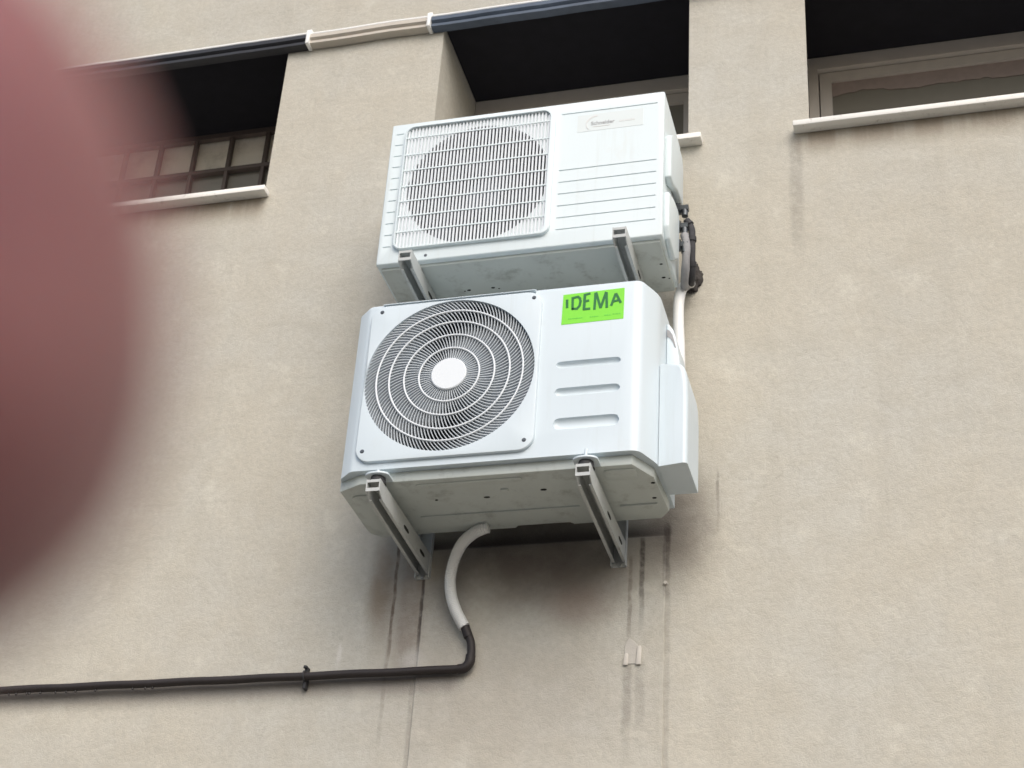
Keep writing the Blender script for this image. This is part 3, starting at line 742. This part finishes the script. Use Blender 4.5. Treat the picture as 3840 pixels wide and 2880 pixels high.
# right-hand service covers
b = bmesh.new(); prism(b, [(-0.345, 1.14), (-0.320, 1.165), (-0.235, 1.205), (-0.165, 1.205), (-0.140, 1.17), (-0.140, 1.03), (-0.225, 1.02), (-0.31, 0.98), (-0.345, 0.985)], UX1 - 0.001, UX1 + 0.020, 'x', bev=0.006, seg=3)
obj('service_cover', b, M['white_old'], up, smooth=35)
b = bmesh.new(); prism(b, [(-0.350, 0.80), (-0.350, 0.925), (-0.27, 0.955), (-0.205, 0.965), (-0.180, 0.94), (-0.180, 0.80), (-0.24, 0.755), (-0.33, 0.765)], UX1 - 0.001, UX1 + 0.017, 'x', bev=0.006, seg=3)
obj('valve_cover', b, M['white_old'], up, smooth=35)
b = bmesh.new(); box(b, UX1 + 0.0, UX1 + 0.0012, -0.23, -0.12, 0.965, 1.02); obj('valve_recess', b, M['insul_grey'], up)
for zc, yy in ((1.000, -0.165), (0.932, -0.165), (0.862, -0.165)):
    b = bmesh.new(); disc(b, (UX1 + 0.001, yy, zc), 0.019, (1, 0, 0), 0.018, 8); disc(b, (UX1 + 0.019, yy, zc), 0.013, (1, 0, 0), 0.022, 6); disc(b, (UX1 + 0.030, yy, zc - 0.03), 0.010, (0, 0, 1), 0.03, 12)
    obj('valve', b, M['brass'], up, smooth=35)

# insulated lines of the upper unit into the wall
rl = thing('refrigerant_lines', 'dark wrapped refrigerant lines beside the upper air conditioner, entering the wall', 'pipe', (0.72, -0.05, 0.85))
b = bmesh.new(); p1 = spline([(0.722, -0.165, 0.955), (0.737, -0.160, 0.92), (0.737, -0.150, 0.85), (0.733, -0.12, 0.79), (0.722, -0.07, 0.79), (0.712, -0.01, 0.83)], 10)
tube(b, p1, lambda t: 0.0105 + 0.0005*math.sin(t*37), 14); obj('insulated_pipe', b, M['insul'], rl, smooth=60)
b = bmesh.new(); p2 = spline([(0.716, -0.165, 0.900), (0.722, -0.165, 0.86), (0.718, -0.150, 0.80), (0.706, -0.10, 0.765), (0.702, -0.05, 0.79), (0.704, -0.01, 0.83)], 10)
tube(b, p2, lambda t: 0.0125 + 0.0006*math.sin(t*29 + 1), 14); obj('insulated_pipe', b, M['insul_grey'], rl, smooth=60)
for t in (0.10, 0.30, 0.52):
    b = bmesh.new(); i = int(t*(len(p1)-1)); tube(b, [p1[i-1], p1[i], p1[i+1]], 0.0135, 12)
    obj('tape_band', b, M['rubber'], rl, smooth=60)
# filled hole
b = bmesh.new(); bmesh.ops.create_icosphere(b, subdivisions=5, radius=1.0)
for v in b.verts:
    d = v.co.normalized(); f = 1 + 0.30*noise.noise(d*2.3) + 0.12*noise.noise(d*7)
    v.co = Vector((0.712 + d.x*0.031*f, -0.002 + d.y*0.020*f, 0.852 + d.z*0.055*f))
tag(obj('filler_foam', b, M['foam'], None, (0.704, 0, 0.85), smooth=60), 'dark ragged filler foam plugging the pipe hole beside the upper air conditioner', 'foam')
# white conduit between both units
wc = spline([(0.712, -0.028, 0.818), (0.702, -0.048, 0.800), (0.690, -0.066, 0.765), (0.684, -0.072, 0.715), (0.684, -0.072, 0.64), (0.688, -0.072, 0.54), (0.690, -0.074, 0.42), (0.692, -0.09, 0.32)], 12)
b = bmesh.new(); tube(b, wc, 0.0165, 16)
tag(obj('white_conduit', b, M['hose'], None, (0.69, -0.07, 0.5), smooth=60), 'smooth white conduit dropping from the wall hole behind the lower air conditioner', 'pipe')

# ------------------------------------------------------------------ drain hose and pipe
b = bmesh.new()
hp = spline([(0.158, -0.140, -0.040), (0.140, -0.138, -0.043), (0.108, -0.122, -0.047), (0.070, -0.096, -0.064), (0.042, -0.070, -0.100), (0.030, -0.055, -0.150), (0.034, -0.045, -0.200), (0.052, -0.040, -0.250), (0.078, -0.034, -0.297)], 24)
hp = resample(hp, 0.0011)
tube(b, hp, lambda t: 0.0156 + 0.0017*math.sin(t*len(hp)*2*PI/5.0), 18)
tag(obj('drain_hose', b, M['hose'], None, (0.1, -0.1, -0.1), smooth=60), 'white corrugated drain hose curving down from the lower air conditioner base', 'hose')
dp = thing('drain_pipe', 'dark brown drain pipe running along the wall below the lower air conditioner', 'pipe', (0.0, -0.02, -0.415))
b = bmesh.new()
elbow = spline([(0.077, -0.034, -0.292), (0.086, -0.032, -0.312), (0.098, -0.029, -0.340), (0.101, -0.027, -0.375), (0.097, -0.026, -0.400), (0.084, -0.025, -0.4145), (0.060, -0.024, -0.4165)], 8)
straight = [(0.060 - 0.02*k, -0.024, -0.4165 + 0.0008*math.sin(k*0.5)) for k in range(1, 400)]
tube(b, elbow + [Vector(p) for p in straight], 0.0118, 14); obj('pipe', b, M['brown_pipe'], dp, smooth=60)
b = bmesh.new(); tube(b, spline([(0.0765, -0.034, -0.288), (0.083, -0.0325, -0.305), (0.091, -0.0305, -0.325)], 4), 0.0135, 14); obj('hose_joint', b, M['brown_pipe'], dp, smooth=60)
b = bmesh.new(); tube(b, spline([(0.100, -0.027, -0.378), (0.097, -0.026, -0.400), (0.084, -0.025, -0.4145), (0.066, -0.0242, -0.4165)], 6), 0.0140, 14)
obj('elbow', b, M['brown_pipe'], dp, smooth=60)
b = bmesh.new(); tube(b, [(-0.391, -0.024 + 0.0135*math.cos(a), -0.416 + 0.0135*math.sin(a)) for a in [2*PI*k/24 for k in range(24)]], 0.003, 8, closed=True)
box(b, -0.396, -0.386, -0.020, 0.0, -0.452, -0.384, 0.002, 1); disc(b, (-0.391, -0.026, -0.392), 0.006, (0, 0, 1), 0.006, 10)
obj('clamp', b, M['rubber'], dp, smooth=40)
random.seed(11)
for k, x in enumerate((-1.330, -1.305, -1.270, -1.262, -1.225, -1.175, -1.140, -1.110, -1.045, -0.925, -0.885, -0.862)):
    b = bmesh.new(); bmesh.ops.create_uvsphere(b, u_segments=10, v_segments=8, radius=0.0035)
    for v in b.verts: v.co = Vector((v.co.x + x, v.co.y - 0.024, v.co.z*(1.3 if v.co.z < 0 else 1.6) - 0.4305))
    tag(obj('water_drop', b, M['water'], None, (x, -0.024, -0.43), smooth=60), 'tiny dark water drop hanging under the drain pipe', 'water drop', 'water drops under the drain pipe')

# ------------------------------------------------------------------ leftovers on the wall
b = bmesh.new(); prism(b, [(0.531, -0.416), (0.579, -0.418), (0.578, -0.372), (0.560, -0.352), (0.545, -0.340), (0.533, -0.358)], -0.0062, -0.0035, 'y', bev=0.001, seg=1)
pl = tag(obj('fixing_plate', b, M['plate'], None, (0.555, 0, -0.42), smooth=40), 'small pale fixing plate with two raised tabs, left on the wall below the right bracket', 'fixing plate')
for x0, x1, z0, z1 in ((0.530, 0.543, -0.421, -0.384), (0.565, 0.580, -0.421, -0.364)):
    b = bmesh.new(); prism(b, [(x0, z0), (x1, z0), (x1 + 0.001, z1 - 0.006), (x1 - 0.004, z1), (x0 + 0.003, z1 - 0.005)], -0.0105, -0.0060, 'y', bev=0.002, seg=2)
    obj('raised_tab', b, M['tab'], pl, smooth=40)
for x, z, r, lbl in ((0.644, -0.180, 0.006, 'bright plastic wall plug at the edge of the stained patch'),):
    b = bmesh.new(); disc(b, (x, 0.001, z), r, (0, -1, 0), 0.012, 12, r2=r*0.8)
    tag(obj('wall_plug', b, M['tab'], None, (x, 0, z), smooth=40), lbl, 'wall plug')

# ------------------------------------------------------------------ the photographer's finger over the lens corner
def build_hand():
    """left hand reaching in from the left, index finger straight across the lens corner; built in camera
    axes (x right, y up, z back), then placed in the world as one continuous surface"""
    b = bmesh.new()
    def limb(pts, rads, n=20, ends=(True, True), blunt=2.5):
        pts = [Vector(p) for p in pts]; path = spline(pts, 8); m = len(path)-1
        def rad(i):
            t = i/m*(len(rads)-1); k = min(int(t), len(rads)-2); f = t-k; f = f*f*(3-2*f)
            return rads[k]*(1-f) + rads[k+1]*f
        rs = [rad(i) for i in range(m+1)]
        P, Q = [], []
        def cap(c, d, r, rev):
            out = []
            for k in range(1, 9):
                a = k/8*0.995; out.append((c + d*r*a, r*max(0.02, (1 - a**blunt))**(1/blunt)))
            return out[::-1] if rev else out
        seq = []
        if ends[0]: seq += cap(path[0], (path[0]-path[1]).normalized(), rs[0], True)
        seq += list(zip(path, rs))
        if ends[1]: seq += cap(path[-1], (path[-1]-path[-2]).normalized(), rs[-1], False)
        pp = [s_[0] for s_ in seq]; fr = frames(pp); rings = []
        for (c, r), (t, u, v) in zip(seq, fr):
            rings.append([b.verts.new(c + u*math.cos(2*PI*k/n)*r + v*math.sin(2*PI*k/n)*r) for k in range(n)])
        for a, c in zip(rings, rings[1:]):
            for k in range(n): b.faces.new((a[k], a[(k+1) % n], c[(k+1) % n], c[k]))
        b.faces.new(rings[0][::-1]); b.faces.new(rings[-1])
    zt = -0.043
    # index finger: tip, two knuckles, root
    limb([(-0.0192, 0.0022, zt), (-0.034, 0.0000, zt - 0.001), (-0.050, -0.004, zt + 0.000), (-0.072, -0.010, zt + 0.010), (-0.098, -0.018, zt + 0.030)], [0.0106, 0.0106, 0.0098, 0.0102, 0.0115])
    # middle, ring, little fingers curled below and left of the view
    for j, (y, sh, r) in enumerate(((-0.034, 0.0, 0.0090), (-0.052, 0.004, 0.0086), (-0.068, 0.012, 0.0076))):
        limb([(-0.062 - sh, y - 0.002, 0.004), (-0.050 - sh, y - 0.002, -0.012), (-0.056 - sh, y, -0.034), (-0.078 - sh, y + 0.001, -0.030), (-0.102, y + 0.004, 0.030)], [r*0.82, r*0.92, r, r*1.05, r*1.2])
    # thumb on the near side
    limb([(-0.052, 0.018, 0.038), (-0.070, 0.014, 0.046), (-0.092, 0.000, 0.052), (-0.115, -0.020, 0.052)], [0.0085, 0.0105, 0.0108, 0.0145])
    # palm and wrist
    for y in (-0.020, -0.036, -0.052, -0.066):
        limb([(-0.096, y, 0.030), (-0.125, y*0.9, 0.040), (-0.165, y*0.6 - 0.014, 0.050)], [0.0125, 0.0155, 0.0190])
    limb([(-0.150, -0.034, 0.047), (-0.185, -0.038, 0.056), (-0.24, -0.050, 0.072), (-0.32, -0.070, 0.10)], [0.024, 0.023, 0.028, 0.036])
    me = bpy.data.meshes.new('tmp'); b.to_mesh(me); b.free()
    o = bpy.data.objects.new('tmp', me); COL.objects.link(o)
    md = o.modifiers.new('r', 'REMESH'); md.mode = 'VOXEL'; md.voxel_size = 0.0011
    sm = o.modifiers.new('s', 'SMOOTH'); sm.factor = 0.5; sm.iterations = 8
    dg = bpy.context.evaluated_depsgraph_get(); dg.update()
    res = bpy.data.meshes.new_from_object(o.evaluated_get(dg)); bpy.data.objects.remove(o)
    res.transform(CAM_M); return res
hand_at = CAM_M @ Vector((-0.12, -0.03, 0.03))
pr = thing('person', "photographer's hand holding a pinkish brown fingertip close in front of the lens", 'person', hand_at)
link('hand', build_hand(), M['skin'], pr, smooth=180)
b = bmesh.new()
grid = []
for i in range(9):
    row = []
    for j in range(9):
        u, v = i/8*2 - 1, j/8*2 - 1
        yy = 0.0058*v*(1 - 0.12*max(0, u)**3); xx = -0.0255 + 0.0060*u*math.sqrt(max(0, 1 - 0.25*v*v*(u > 0)))
        rr_ = math.sqrt(max(0, 0.0088**2 - yy**2)); zz = -0.0432 - rr_ - 0.0006 + 0.0012*max(0, u)**2
        row.append(b.verts.new(CAM_M @ Vector((xx, yy + 0.0010, zz))))
    grid.append(row)
fs = [b.faces.new((grid[i][j], grid[i+1][j], grid[i+1][j+1], grid[i][j+1])) for i in range(8) for j in range(8)]
bmesh.ops.solidify(b, geom=fs, thickness=0.0005)
obj('fingernail', b, M['nail'], pr, smooth=60)
